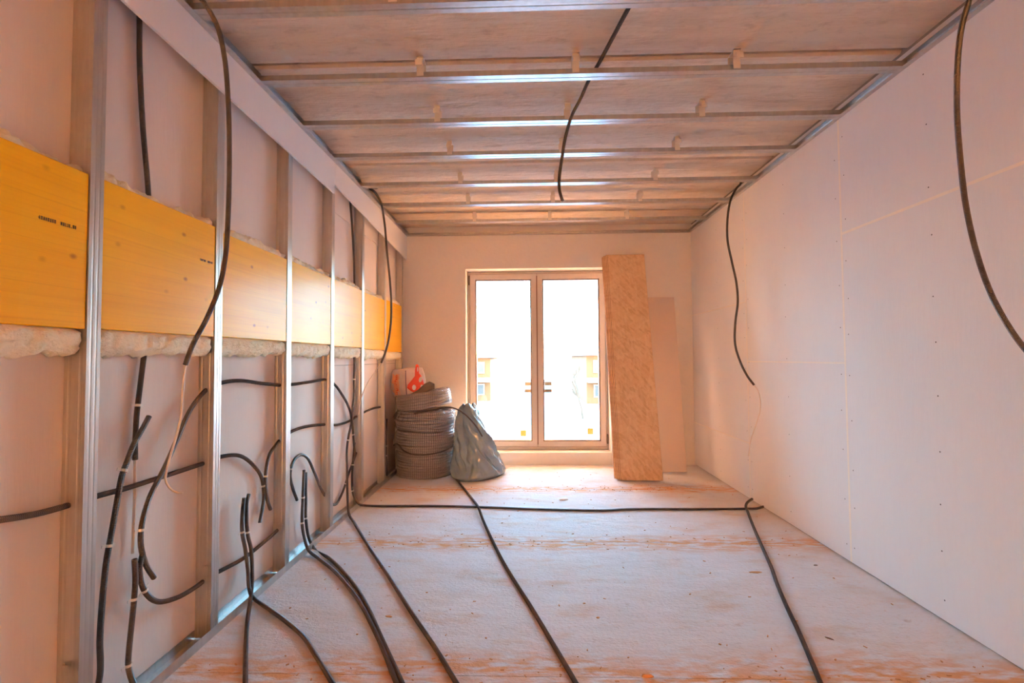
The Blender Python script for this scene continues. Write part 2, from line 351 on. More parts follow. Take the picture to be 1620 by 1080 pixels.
for (y0, y1, z, w) in [(1.607, 2.850, 1.910, .007), (2.864, 4.091, 1.152, .004), (4.099, D, .47, .003), (4.099, D, 1.655, .003)]: MB().bbox(Xr - .0004, Xr + .006, y0, y1, z - w, z + w, .0002).build('joint_filler', MAT['edge'], wr_)
sm = MB()
def screw(mb, p, nx):
    a = 5; r = .0038
    mb.rings([[Vector((p.x - nx * .0006, p.y + r * q * math.cos(6.283 * k / a), p.z + r * q * math.sin(6.283 * k / a))) for k in range(a)] for q in (1, .7)])
for yy in (2.24, 2.82, 2.895, 3.48, 4.06, 4.13, 4.70, 1.64, 1.58):
    z = .1
    while z < Zt: screw(sm, Vector((Xr, yy + random.uniform(-.008, .008), z)), 1); z += random.uniform(.2, .3)
sm.build('screw_heads', MAT['black'], wr_, kind='stuff')

# left wall: back boards of the far side seen through the open stud frame
XB = Xl - .07
wl = MB().box(XB - .2, XB - .012, YB - .2, D + .02, -.1, Zs + .05).build('wall_left', MAT['block'], kind=S, label='left partition wall with its inner plasterboard seen between studs', cat='wall')
for y0, y1, zz in [(-.43, .82, [.004, Zt + .09]), (.82, 2.07, [.004, Zt + .09]), (2.07, 3.35, [.004, Zt + .09]), (3.35, 4.61, [.004, 1.147, 2.30, Zt + .09]), (4.61, D, [.004, 1.147, 2.30, Zt + .09])]:
    for z0, z1 in zip(zz, zz[1:]): MB().bbox(XB - T - .002, XB, y0 + .0012, y1 - .0012, z0 + .0015, z1 - .0015, .002).build('plasterboard_panel', MAT['backing'], wl)

# window wall with deep reveal
wx0, wx1, wz1 = -.678, .951, 2.212
wb_ = MB()
wb_.box(Xl - .3, wx0, D, D + .32, -.1, Zs + .05); wb_.box(wx1, Xr + .2, D, D + .32, -.1, Zs + .05); wb_.box(wx0, wx1, D, D + .32, wz1, Zs + .05)
wbo = wb_.build('wall_back', MAT['plaster'], kind=S, label='plastered end wall around the tall window', cat='wall')
rv = MB(); rv.box(wx0 - .002, wx0 + .004, D - .003, D + .2, 0, wz1); rv.box(wx1 - .004, wx1 + .002, D - .003, D + .2, 0, wz1); rv.box(wx0, wx1, D - .003, D + .2, wz1 - .004, wz1 + .002)
rv.build('reveal_lining', MAT['reveal'], wbo)
MB().bbox(wx0, wx1, D + .012, D + .32, -.05, .135, .004).build('parapet', MAT['plaster'], wbo)
MB().box(Xl - .3, Xr + .2, YB - .2, YB, -.1, Zs + .05).build('wall_rear', MAT['rear'], kind=S, label='plain plastered wall behind the viewer', cat='wall')

# ------------------------------------------------------------------ window
W = empty('window_1', (.14, 5.6, .131), 'tall two-leaf window with grey-beige frame and bright sky behind', 'window', kind=S)
def frame_ring(mb, x0, x1, z0, z1, prof):
    loops = []
    for ins, y in prof: loops.append([Vector((x0 + ins, y, z0 + ins)), Vector((x1 - ins, y, z0 + ins)), Vector((x1 - ins, y, z1 - ins)), Vector((x0 + ins, y, z1 - ins))])
    loops.append(loops[0]); return mb.rings(loops, caps=False)
frame_ring(MB(), -.674, .948, .135, 2.208, [(0, 5.60), (.004, 5.596), (.05, 5.596), (.05, 5.60), (.055, 5.68), (0, 5.68)]).build('outer_frame', MAT['upvc'], W)
for x0, x1, gx0, gx1, hs in ((-.645, .1335, -.572, .060, -1), (.1365, .922, .221, .846, 1)):
    sa = MB(); z0, z1 = .172, 2.175
    sa = frame_ring(sa, x0, x1, z0, z1, [(0, 5.60), (0, 5.578), (.004, 5.574), (.058, 5.574), (.064, 5.578), (.074, 5.60), (.074, 5.65), (0, 5.65)]).build('sash', MAT['upvc'], W)
    frame_ring(MB(), x0 + .063, x1 - .063, z0 + .063, z1 - .063, [(0, 5.577), (.014, 5.584), (.014, 5.604), (0, 5.604)]).build('gasket', MAT['gasket'], sa)
    frame_ring(MB(), x0 - .005, x1 + .005 if hs > 0 else x1, z0 - .005, z1 + .005, [(0, 5.593), (.006, 5.593), (.006, 5.5965), (0, 5.5965)]).build('rebate_shade_line', MAT['gasket'], sa)  # thin dark ring painted in for the shaded groove between frame and sash
    MB().box(x0 + .07, x1 - .07, 5.606, 5.622, z0 + .07, z1 - .07).build('glass_pane', MAT['glass'], sa)
    st = onY(828 if hs < 0 else 934, 685 if hs < 0 else 682, 5.604)
    MB().box(st.x - .033, st.x + .033, 5.6035, 5.6055, st.z - .037, st.z + .037).build('sticker', MAT['sticker'], sa)
    hx = -.655 if hs < 0 else .934
    for hz in (.205, 2.05): MB().bbox(hx - .009, hx + .009, 5.566, 5.596, hz, hz + .11, .004).build('hinge', MAT['dark'], sa)
MB().box(.128, .142, 5.5705, 5.579, .20, 2.15).build('meeting_strip', MAT['gasket'], W)

# ------------------------------------------------------------------ outside
MB().box(-60, 60, D + .6, 120, -1.5, -1.2).build('ground_outside', material('pale_ground', (.30, .32, .34, 1), .9, layers=[((.1, 1.2, 1), 4, .45, .65, .5, (.22, .24, .26, 1))]), kind=S, label='pale open ground outside the window', cat='ground')
HM = material('ochre_render', (.22, .08, .024, 1), .9); HB = material('balcony_white', (.40, .30, .24, 1), .9); HW = material('dim_panes', (.07, .05, .04, 1), .3)  # facades have one even ochre colour
def house(px0, px1, ptop, Y, label, depth=8):
    a = onY(px0, 600, Y); b = onY(px1, 600, Y); top = onY(px0, ptop, Y).z; x0, x1 = a.x, b.x
    h = empty('house', ((x0 + x1) / 2, Y, -1.2), label, 'building', 'houses seen through the window')
    MB().box(x0, x1, Y, Y + depth, -1.25, top).build('wall', HM, h)
    MB().box(x0 - .2, x1 + .2, Y - .3, Y + depth + .2, top, top + .18).build('roof_slab', HB, h)
    n = 2; st = (top + 1.2) / n
    for k in range(n):
        z0 = -1.2 + k * st
        if k: MB().box(x0, x1, Y - .7, Y, z0 - .12, z0 + .1).build('balcony_slab', HB, h)
        c = max(1, int((x1 - x0) / 1.1))
        for i in range(c):
            xa = x0 + (i + .25) * (x1 - x0) / c; xb = x0 + (i + .75) * (x1 - x0) / c
            f_ = MB().box(xa, xb, Y - .05, Y + .02, z0 + st * .28, z0 + st * .8).build('window_frame', HB, h)
            MB().box(xa + .06, xb - .06, Y - .07, Y - .045, z0 + st * .28 + .06, z0 + st * .8 - .06).build('window_pane', HW, f_)
house(738, 776, 566, 27, 'ochre house at the left edge of the left window pane')
house(830, 873, 604, 34, 'small ochre house behind the centre post of the window')
house(928, 972, 562, 25, 'ochre house with balcony at the right edge of right pane')
tr = MB(); base = onY(922, 645, 19); base.z = -1.2
def branch(p, d, l, r, dep):
    q = p + d * l; tube(tr, [p, p.lerp(q, .5) + Vector((random.uniform(-.05, .05), 0, random.uniform(-.05, .05))), q], lambda i: r * (1 - .22 * i), 5)
    if dep:
        for k in range(3):
            nd = (d + Vector((random.uniform(-.8, .5), random.uniform(-.5, .5), random.uniform(-.2, .7)))).normalized(); branch(q, nd, l * .62, r * .55, dep - 1)
branch(base, Vector((-.22, 0, 1)).normalized(), .9, .05, 4)
tr.build('bare_tree', material('pale_bark', (.12, .06, .03, 1), .9), label='thin leafless tree outside the right window pane', cat='tree')

# ------------------------------------------------------------------ studs, tracks, rails
SY = [1.449, 2.063, 2.699, 3.323, 3.957, 4.601, 5.236]
ordn = ['nearest', 'second', 'third', 'fourth', 'fifth', 'sixth']
tx = lambda p, z: Vector((p[0], p[1], z))
def stud(y, label):
    fl_ = [(Xl, y), (Xl, y + .012), (Xl - .0009, y + .0145), (Xl - .0009, y + .018), (Xl, y + .0205), (Xl, y + .029), (Xl - .0009, y + .0315), (Xl - .0009, y + .035), (Xl, y + .0375), (Xl, y + .049)]
    bk = [(XB + .001, y + .045), (XB + .001, y)]
    web = [(XB + .012, y), (XB + .015, y + .0007), (XB + .020, y + .0007), (XB + .023, y), (Xl - .023, y), (Xl - .020, y + .0007), (Xl - .015, y + .0007), (Xl - .012, y)]
    return MB().sheet(bk + web + fl_, .0009, tx, .004, Zt + .06).build('metal_stud', MAT['zinc'], label=label, cat='stud', group='studs of the left wall frame')
studs = []
for i, y in enumerate(SY):
    lab = ('galvanised steel wall stud, %s of the seven counted from the camera' % ordn[i]) if i < 6 else 'galvanised steel wall stud standing against the window wall'
    studs.append(stud(y, lab))
tab0 = None
for i, px, py in [(0, 108, 1057), (1, 327, 900), (2, 445, 832), (3, 518, 783), (4, 566, 752)]:
    p = onY(px, py, SY[i]); p.x = min(max(p.x, XB + .02), Xl - .02); y = SY[i]
    mb = MB().box(p.x - .011, p.x + .011, y - .0125, y - .0115, p.z - .016, p.z + .016); mb.box(p.x - .011, p.x - .010, y - .0125, y - .0005, p.z - .016, p.z + .016)
    mb.box(p.x - .015, p.x + .015, y - .0016, y - .0004, p.z + .018, p.z + .021)
    mb.build('punched_tab', MAT['zinc'], studs[i])
# floor track
tr_fn = lambda p, y: Vector((p[0], y, p[1]))
ft = MB().sheet([(Xl + .0015, .040), (Xl + .0015, .001), (XB + .0012, .001), (XB + .0012, .038)], .0009, tr_fn, YB + .02, D - .003).build('floor_track', MAT['zinc'], label='galvanised U-shaped floor track along the foot of the left wall', cat='track')
def text_mesh(txt, size, mat, fn, parent, name):
    cu = bpy.data.curves.new(name, 'FONT'); cu.body = txt; cu.size = size; cu.resolution_u = 2
    o = bpy.data.objects.new(name, cu); COL.objects.link(o); dg = bpy.context.evaluated_depsgraph_get(); dg.update()
    me = o.evaluated_get(dg).to_mesh(); vs = [fn(v.co.copy()) for v in me.vertices]; fs = [tuple(p.vertices) for p in me.polygons]
    bpy.data.objects.remove(o); mb = MB().add(vs, fs); return mb.build(name, mat, parent)
for y0 in (1.60, 2.75): text_mesh('EN 14195', .026, material('ink_grey', (.16, .17, .20, 1), .6), lambda v, y0=y0: Vector((Xl + .0021, y0 + v.x, .010 + v.y)), ft, 'printed_marking')
# ceiling rails with hangers
RY = [1.832, 2.328, 2.790, 3.250, 3.800, 4.310, 4.865]
rl = lambda p, x: Vector((x, p[0], p[1]))
def rail(y, label):
    ln = [(y + .006, Zt + .0265), (y, Zt + .0265), (y, Zt), (y + .024, Zt), (y + .027, Zt + .0015), (y + .033, Zt + .0015), (y + .036, Zt), (y + .06, Zt), (y + .06, Zt + .0265), (y + .054, Zt + .0265)]
    return MB().sheet(ln, .0009, rl, Xl + .02, Xr - .008).build('ceiling_rail', MAT['zinc'], label=label, cat='rail', group='rails under the ceiling')
ro_ = ['nearest the camera, cut by the top of the picture', 'second from the camera, passing under the black conduit', 'third from the camera', 'fourth from the camera', 'fifth from the camera', 'sixth from the camera', 'seventh from the camera, last before the window wall']
for i, y in enumerate(RY):
    r = rail(y, 'long steel ceiling rail, ' + ro_[i])
    for x in (-.513, .258, 1.042):
        mb = MB(); w = .017
        mb.box(x - w, x + w, y - .012, y + .072, Zs - .0025, Zs); mb.box(x - w, x + w, y - .0035, y - .0012, Zt + .006, Zs); mb.box(x - w, x + w, y + .0612, y + .0635, Zt + .006, Zs)
        mb.box(x - w, x + w, y - .036, y - .0035, Zs - .034, Zs - .032); mb.box(x - w, x + w, y - .038, y - .036, Zs - .060, Zs - .032)
        mb.build('hanger_clip', MAT['zinc_bright'], r)
tl = lambda p, y: Vector((p[0], y, p[1]))
XS = Xl + T + .002
MB().sheet([(XS + .030, Zt - .0012), (XS + .0008, Zt - .0012), (XS + .0008, Zt + .030), (XS + .030, Zt + .030)], .0009, tl, YB + .02, D - .03).build('edge_track', MAT['zinc'], label='steel edge track along the top of the left wall', cat='track')
MB().sheet([(Xr - .030, Zt - .0012), (Xr - .0012, Zt - .0012), (Xr - .0012, Zt + .030), (Xr - .030, Zt + .030)], .0009, tl, YB + .02, D - .03).build('edge_track', MAT['zinc'], label='steel edge track along the top of the right wall', cat='track')
MB().sheet([(D - .030, Zt - .0012), (D - .0012, Zt - .0012), (D - .0012, Zt + .030), (D - .030, Zt + .030)], .0009, rl, XS, Xr - .001).build('edge_track', MAT['zinc'], label='steel edge track along the top of the window wall', cat='track')
# plasterboard strips at the head of the left wall
for y0, y1, za, zb, lab in [(YB + .02, 3.335, 2.55, 2.369, 'long tapering plasterboard strip heading the near part of left wall'), (3.339, D - .003, 2.436, 2.318, 'shorter tapering plasterboard strip heading the far part of left wall')]:
    MB().extrude([(y0, za), (y1, zb), (y1, Zt + .05), (y0, Zt + .05)], lambda p, x: Vector((x, p[0], p[1])), Xl + .0012, Xl + .0012 + T).build('plasterboard_strip', MAT['board'], label=lab, cat='board', group='strips at the head of the left wall')

# ------------------------------------------------------------------ yellow panels and wool
bays = [(YB + .02, SY[0])] + list(zip(SY, SY[1:]))
blab = ['yellow timber panel left of the nearest stud, black stamp on it', 'yellow timber panel between nearest and second stud, faint small stamp', 'yellow timber panel between second and third stud', 'paler yellow timber panel between third and fourth stud', 'glare-bleached yellow timber panel between fourth and fifth stud', 'short yellow timber panel between fifth and sixth stud', 'deep yellow timber panel end beside the window wall']
wlab = ['fluffy cream wool behind the yellow panel left of nearest stud', 'fluffy cream wool behind the panel between nearest and second stud', 'fluffy cream wool behind the panel between second and third stud', 'fluffy cream wool behind the panel between third and fourth stud', 'fluffy cream wool behind the panel between fourth and fifth stud', 'fluffy cream wool behind the panel between fifth and sixth stud', 'fluffy cream wool beside the window wall, last along left wall']
tops = [1.778, 1.781, 1.768, 1.768, 1.768, 1.762, 1.775]; bots = [1.293, 1.296, 1.298, 1.296, 1.288, 1.280, 1.268]
for i, (y0, y1) in enumerate(bays):
    b = MB().bbox(Xl - .027, Xl - .003, y0 + .003, y1 - .002, bots[i], tops[i], .002).build('timber_panel', MAT['yellow'], label=blab[i], cat='panel', group='yellow panels between the studs')
    if i < 2:
        st = MB(); z = onX(92 if i == 0 else 326, 352 if i == 0 else 413, Xl - .003); L_ = .115 if i == 0 else .075; hh = .0052 if i == 0 else .0042
        y = -L_ / 2
        while y < L_ / 2:                                  # a row of illegible block letters
            w = random.uniform(.004, .0062)
            if abs(y) > .006:
                for q in range(3):
                    if random.random() < .8: st.box(Xl - .003, Xl - .0026, z.y + y + q * w / 3, z.y + y + q * w / 3 + w * .2, z.z - hh, z.z + hh)
                zz = z.z + random.choice((-1, 0, 1)) * hh * .85; st.box(Xl - .003, Xl - .0026, z.y + y, z.y + y + w * .85, zz - .001, zz + .001)
            y += w + .0012
        st.build('stamp', MAT['black'], b, label='black stamped line of small letters')
    # wool batt: its profile swept along the bay
    n = max(8, int((min(y1, 9) - max(y0, .9)) / .010)); ya = max(y0, .9) + .004; loops = []
    zb0, zt0 = bots[i] - .078, tops[i] + .035
    pr = [(-.068, zb0 + .01), (-.05, zb0 - .006), (-.025, zb0), (-.010, zb0 + .018), (-.006, zb0 + .04), (-.008, bots[i] - .012), (-.030, bots[i] + .02), (-.030, (bots[i] + tops[i]) / 2), (-.030, tops[i] - .02), (-.016, tops[i] + .004), (-.014, zt0 - .016), (-.026, zt0), (-.05, zt0 + .006), (-.068, zt0 - .004)]
    prof = []
    for k in range(len(pr) - 1):
        for q in range(3): prof.append((pr[k][0] + (pr[k + 1][0] - pr[k][0]) * q / 3, pr[k][1] + (pr[k + 1][1] - pr[k][1]) * q / 3))
    prof.append(pr[-1])
    for s in range(n + 1):
        y = ya + (y1 - .012 - ya) * s / n; lp = []
        end = min(1, min(s, n - s) / 2.0)
        zl = noise.noise(Vector((y * 3.1, i * 7, 0))) * .025 + noise.noise(Vector((y * 9, i * 3, 4))) * .012 - .018 * (s / n) * (1 if i < 2 else .3)
        zlb = noise.noise(Vector((y * 4, i * 5, 9))) * .018
        for x, z in prof:
            nv = noise.noise(Vector((y * 22, z * 22, x * 22 + i))) * .010 + noise.noise(Vector((y * 48, z * 60, i))) * .007
            vis = z > tops[i] - .005 or z < bots[i] - .005
            xx = x + (nv * (1 if vis else 0)); xx = min(xx, -.004 if vis else -.0275); xx = max(xx, -.069)
            zz = z + (zl + nv * 1.5 if z > tops[i] else (zlb + nv * 1.5 if z < bots[i] - .02 else 0)) * (.4 + .6 * end)
            lp.append(Vector((Xl + xx, y, zz)))
        loops.append(lp)
    MB().rings(loops).build('insulation_batt', MAT['wool'], smooth=True, label=wlab[i], cat='insulation', group='mineral wool behind the yellow panels')

# ------------------------------------------------------------------ conduits
RC = .0096
def pts3(lst, r):
    out = []
    for q in lst:
        k = q[0]
        if k == 'L': out.append(onX(q[1], q[2], Xl + q[3]))
        elif k == 'F': out.append(onZ(q[1], q[2], (q[3] if len(q) > 3 else r)))
        elif k == 'Y': out.append(onY(q[1], q[2], q[3]))
        elif k == 'R': out.append(onX(q[1], q[2], Xr + q[3]))
        else: out.append(Vector(q[1:4]))
    return out
def L(off, *pp): return [('L', a, b, off) for a, b in pp]
def FL(*pp): return [('F', a, b) for a, b in pp]
def conduit(label, pts, clips=(), wires=(), r=RC, group='black conduits', name='conduit', mat='conduit'):
    P = pts3(pts, r); dep = min(p.y for p in P); ds = .0026 if dep < 2.6 else .005
    path = catmull(P, ds); mb = MB()
    tube(mb, path, lambda i: r * (1.0 if (i % 2) else .86), 10 if dep < 2.6 else 8, .012)
    o = mb.build(name, MAT[mat], smooth=False, label=label, cat='conduit', group=group)
    fr = frames(path)
    for cx, cy in clips:
        best = min(range(2, len(path) - 2), key=lambda i: (proj(path[i])[0] - cx) ** 2 + (proj(path[i])[1] - cy) ** 2) if True else 0
        p, (t, n, b) = path[best], fr[best]; mb = MB(); w = .0045
        out = Vector((1, 0, 0)); out = (out - t * out.dot(t)).normalized(); side = t.cross(out)
        lp = []
        for k in range(9):
            a = math.pi * (-.08 + 1.16 * k / 8); q = side * math.cos(a) + out * math.sin(a)
            lp.append([p + q * (r + .0004) - t * w, p + q * (r + .002) - t * w, p + q * (r + .002) + t * w, p + q * (r + .0004) + t * w])
        mb.rings(lp)
        for sg in (-1, 1):
            c = p + side * sg * (r + .009) - out * (r * .3); vs = []
            for dz in (0, .002):
                for da, db in ((-1, -1), (1, -1), (1, 1), (-1, 1)): vs.append(c + side * da * .008 + t * db * w + out * dz)
            mb.add(vs, [(0, 1, 2, 3), (4, 5, 6, 7), (0, 1, 5, 4), (1, 2, 6, 5), (2, 3, 7, 6), (3, 0, 4, 7)])
        mb.build('cable_clip', MAT['clip'], o)
    for wp, wr0 in wires:
        mb = MB(); tube(mb, catmull(pts3(wp, .003), .02), wr0, 6); mb.build('wire', MAT['wire'], o, smooth=True)
    return o

# hanging from the ceiling
conduit('black conduit hanging from the ceiling in front of the second stud', [('P', -1.18, 1.70, Zs - .01), ('Y', 300, -22, 1.74), ('Y', 322, 3, 1.785), ('Y', 343, 40, 1.80), ('Y', 355, 90, 1.80), ('Y', 361, 160, 1.80), ('Y', 363, 240, 1.80), ('Y', 361, 340, 1.80), ('Y', 356, 410, 1.80), ('Y', 345, 460, 1.80), ('Y', 325, 508, 1.80), ('Y', 305, 545, 1.80), ('Y', 293, 577, 1.80)],
        wires=[([('Y', 293, 574, 1.80), ('Y', 289, 620, 1.80), ('Y', 286, 660, 1.80), ('Y', 276, 700, 1.80), ('Y', 266, 735, 1.80), ('Y', 262, 760, 1.80), ('Y', 270, 773, 1.80), ('Y', 280, 779, 1.80), ('Y', 291, 780, 1.80)], .0042)])
conduit('black conduit hanging at the right edge of the picture, bending out of frame', [('P', 1.62, 1.56, Zs - .01), ('Y', 1552, -45, 1.6), ('Y', 1533, 3, 1.6), ('Y', 1521, 45, 1.6), ('Y', 1515, 100, 1.6), ('Y', 1514, 180, 1.6), ('Y', 1519, 250, 1.6), ('Y', 1528, 325, 1.6), ('Y', 1545, 400, 1.6), ('Y', 1568, 465, 1.6), ('Y', 1595, 515, 1.6), ('Y', 1620, 550, 1.6), ('Y', 1665, 600, 1.6), ('Y', 1700, 650, 1.6)], r=.0088)
conduit('black conduit hanging by the right wall near the window', [('P', 1.80, 4.02, Zs - .01), ('Y', 1172, 290, 3.99), ('Y', 1165, 298, 3.97), ('Y', 1156, 316, 3.94), ('Y', 1151, 345, 3.92), ('Y', 1151, 380, 3.90), ('Y', 1158, 415, 3.88), ('Y', 1165, 448, 3.86), ('Y', 1167, 478, 3.85), ('Y', 1163, 512, 3.84), ('Y', 1163, 545, 3.83), ('Y', 1171, 572, 3.81), ('Y', 1182, 594, 3.79), ('Y', 1193, 609, 3.78)],
        wires=[([('Y', 1192, 607, 3.78), ('Y', 1200, 620, 3.77), ('Y', 1203, 645, 3.77), ('Y', 1197, 668, 3.77), ('Y', 1188, 695, 3.77), ('Y', 1184, 722, 3.77)], .003)])
conduit('black conduit running over the ceiling rails and dangling at mid ceiling', [('P', .52, 1.55, Zt + .055), ('P', .439, 1.955, Zt + .05), ('P', .37, 2.33, Zt + .047), ('P', .335, 2.45, Zt + .03), ('Y', 918, 157, 2.54), ('Y', 905, 182, 2.60), ('Y', 895, 215, 2.64), ('Y', 889, 250, 2.66), ('Y', 885, 280, 2.66), ('Y', 885, 300, 2.66), ('Y', 890, 318, 2.66)])
conduit('black conduit hanging from the ceiling at the far left wall', [('P', -1.28, 4.10, Zs - .01), ('Y', 585, 298, 3.98), ('Y', 593, 304, 3.93), ('Y', 602, 319, 3.91), ('Y', 608, 350, 3.90), ('Y', 612, 395, 3.90), ('Y', 617, 445, 3.90), ('Y', 619, 480, 3.90), ('Y', 618, 515, 3.90), ('Y', 612, 550, 3.90), ('Y', 603, 574, 3.90)],
        wires=[([('Y', 604, 572, 3.90), ('Y', 594, 587, 3.89), ('Y', 582, 605, 3.88), ('Y', 572, 628, 3.86), ('Y', 567, 656, 3.85)], .004)])
# inside the left wall
conduit('black conduit dropping behind the panel between nearest and second stud', L(-.056, (214, -60), (220, 10), (221, 100), (226, 200), (235, 312)) + L(-.058, (236, 400)) + L(-.056, (233, 500), (231, 535), (223, 600), (216, 660), (214, 700), (214, 727)), clips=[(216, 641)],
        wires=[(L(-.056, (214, 724), (213, 790), (211, 840), (210, 876)), .0055)], group='conduits in the left wall frame')
conduit('black conduit rising bent-topped behind the nearest stud', L(-.030, (236, 658), (227, 675), (212, 702), (201, 730), (193, 752), (184, 800), (176, 845), (168, 890), (162, 950), (158, 1010), (156, 1080)) + [('P', Xl - .03, 1.47, .02)], clips=[(193, 743), (171, 862)], group='conduits in the left wall frame')
conduit('short upright conduit curving at the floor track between nearest and second stud', L(-.030, (213, 884), (214, 920), (212, 950), (208, 990), (204, 1030), (203, 1052), (207, 1070), (216, 1092)), clips=[(212, 948), (203, 1051)], group='conduits in the left wall frame')
conduit('horizontal conduit entering from the left edge and arching down past second stud', L(-.045, (-120, 836), (0, 822), (60, 812), (118, 796), (152, 785), (200, 772), (250, 756), (300, 740), (330, 730), (351, 722), (380, 721), (402, 737), (414, 756), (417, 788), (411, 827)), clips=[(416, 768)], group='conduits in the left wall frame')
conduit('long conduit looping up through second, third and fourth studs then down across floor', L(-.030, (244, 914), (231, 893), (223, 862), (224, 832), (236, 788), (260, 740), (280, 695), (300, 650), (317, 626)) + L(-.04, (330, 614), (352, 605), (380, 602), (412, 606), (446, 609), (462, 608), (490, 604), (518, 601), (531, 610), (541, 624), (550, 640), (555, 655), (556, 668), (552, 687), (549, 710)) + L(-.02, (549, 740), (550, 790)) + L(.018, (552, 812)) + FL((560, 826), (585, 867), (615, 912), (650, 967), (690, 1027), (722, 1080), (775, 1165)), clips=[(224, 838), (549, 696)], group='conduits in the left wall frame')
conduit('low conduit curving through the foot of second and third studs', L(-.030, (226, 873), (221, 900), (228, 933), (248, 951), (280, 945), (310, 928)) + L(-.045, (331, 912), (352, 901), (385, 883), (412, 862), (432, 845), (447, 830), (452, 824)), clips=[(228, 933)], group='conduits in the left wall frame')
conduit('conduit rising from a loose end and running level to the sixth stud', L(-.036, (428, 806), (423, 790), (420, 755), (426, 720), (436, 704)) + L(-.045, (446, 693), (462, 682), (482, 675), (518, 671), (531, 672), (550, 667), (568, 656), (578, 651), (590, 646), (605, 643)), clips=[(420, 753)], group='conduits in the left wall frame')
conduit('looping conduit arched between third and fourth studs', L(-.040, (470, 791), (463, 772), (459, 752), (461, 737), (468, 724), (477, 719), (487, 725), (496, 744), (506, 769), (517, 788)) + L(-.045, (525, 797), (532, 797), (540, 783), (547, 764), (552, 748), (558, 732), (564, 716), (573, 705)), clips=[(461, 742), (546, 766)], group='conduits in the left wall frame')
conduit('left one of two upright conduits between second and third studs, running out across floor', L(-.022, (386, 787), (384, 805), (383, 840), (388, 868), (392, 900)) + L(.014, (395, 934)) + FL((404, 948), (424, 962), (453, 983), (480, 1007), (498, 1034), (512, 1057), (527, 1082), (560, 1145)), clips=[(383, 841)], group='conduits in the left wall frame')
conduit('right one of two upright conduits between second and third studs, dropping straight to camera', L(-.022, (394, 781), (391, 793), (390, 815), (392, 845), (397, 868), (399, 902)) + L(.016, (398, 932)) + [('L', 396, 950, .03)] + FL((392, 978), (389, 1020), (388, 1082), (387, 1150)), clips=[(393, 841)], group='conduits in the left wall frame')
conduit('left one of the conduit pair bending onto floor past the third stud', L(-.022, (481, 743), (479, 790), (478, 825), (481, 848)) + L(.015, (487, 868)) + FL((504, 883), (527, 901), (551, 928), (572, 957), (587, 986), (604, 1022), (628, 1082), (660, 1160)), clips=[(479, 787), (478, 826)], group='conduits in the left wall frame')
conduit('right one of the conduit pair bending onto floor past the third stud', L(-.024, (484, 747), (484, 790), (484, 822), (489, 852)) + L(.015, (497, 868)) + FL((521, 883), (545, 906), (566, 933), (584, 965), (604, 1010), (637, 1082), (670, 1155)), clips=[(484, 819)], group='conduits in the left wall frame')
conduit('upright conduit behind the panel and wool between fourth and fifth studs', L(-.038, (552, 300), (555, 330), (560, 410)) + L(-.042, (561, 460), (561, 520)) + L(-.03, (561, 560)) + L(-.018, (561, 572), (560, 600), (560, 625), (557, 655), (559, 690), (561, 712), (562, 722)), clips=[(559, 600), (560, 687)], group='conduits in the left wall frame')
conduit('conduit coming down between fourth and fifth studs and crossing the whole floor', L(-.035, (561, 700), (559, 725), (557, 755), (559, 782)) + L(.014, (567, 796)) + FL((577, 799), (600, 800), (680, 800), (755, 801.5), (850, 805), (960, 807), (985, 805.5), (1010, 805), (1100, 805), (1180, 804.5)) + [('F', 1197, 804, .02), ('F', 1208, 801, .035)], clips=[(557, 776), (558, 735)], group='conduits in the left wall frame')
conduit('short upright conduit at the sixth stud beside the coils', L(-.02, (612, 662), (611, 690), (611, 725), (612, 752)), clips=[(611, 705), (611, 720)], r=.0085, group='conduits in the left wall frame')
# loose on the floor
conduit('conduit lying on the floor from the blue bag straight towards the camera', [('F', 714, 750), ('F', 722, 758), ('F', 736, 775), ('F', 748, 790), ('F', 757, 803, .036), ('F', 764, 822, .02), ('F', 778, 853), ('F', 800, 896), ('F', 840, 960), ('F', 880, 1027), ('F', 912, 1082), ('F', 950, 1150)], wires=[([('F', 718, 754), ('F', 714, 750), ('F', 708, 746)], .008)], r=.0100)
conduit('conduit lying on the floor along the right side with a bent end', [('F', 1190, 789, .05), ('F', 1183, 794, .045), ('F', 1180, 800, .038), ('F', 1184, 812, .03), ('F', 1192, 833), ('F', 1205, 863), ('F', 1221, 899), ('F', 1229, 922), ('F', 1246, 962), ('F', 1264, 1000), ('F', 1284, 1046), ('F', 1298, 1080), ('F', 1325, 1145)], r=.0100)

# ------------------------------------------------------------------ pile of wrapped coils
MAT['coilpipe'] = material('coil_pipe', (.30, .25, .235, 1), .45, layers=[((25, 25, 25), 4, .45, .7, .5, (.42, .36, .34, 1))])
nt = MAT['coilpipe'].node_tree; bs, c = basecol(MAT['coilpipe']); tc = nt.nodes.new('ShaderNodeTexCoord'); sp = nt.nodes.new('ShaderNodeSeparateXYZ'); nt.links.new(tc.outputs['Object'], sp.inputs[0])
rib_shade = math_(nt, 'SINE', math_(nt, 'MULTIPLY', math_(nt, 'ARCTAN2', sp.outputs['Y'], sp.outputs['X']), 88.0))  # dark stripes put the shade between corrugations into the pipe colour
rm = nt.nodes.new('ShaderNodeMapRange'); rm.inputs['From Min'].default_value = -.2; rm.inputs['From Max'].default_value = .8; rm.inputs['To Max'].default_value = .75; nt.links.new(rib_shade, rm.inputs['Value'])
nt.links.new(mix(nt, rm.outputs[0], c, (.085, .07, .065, 1)), bs.inputs['Base Color'])
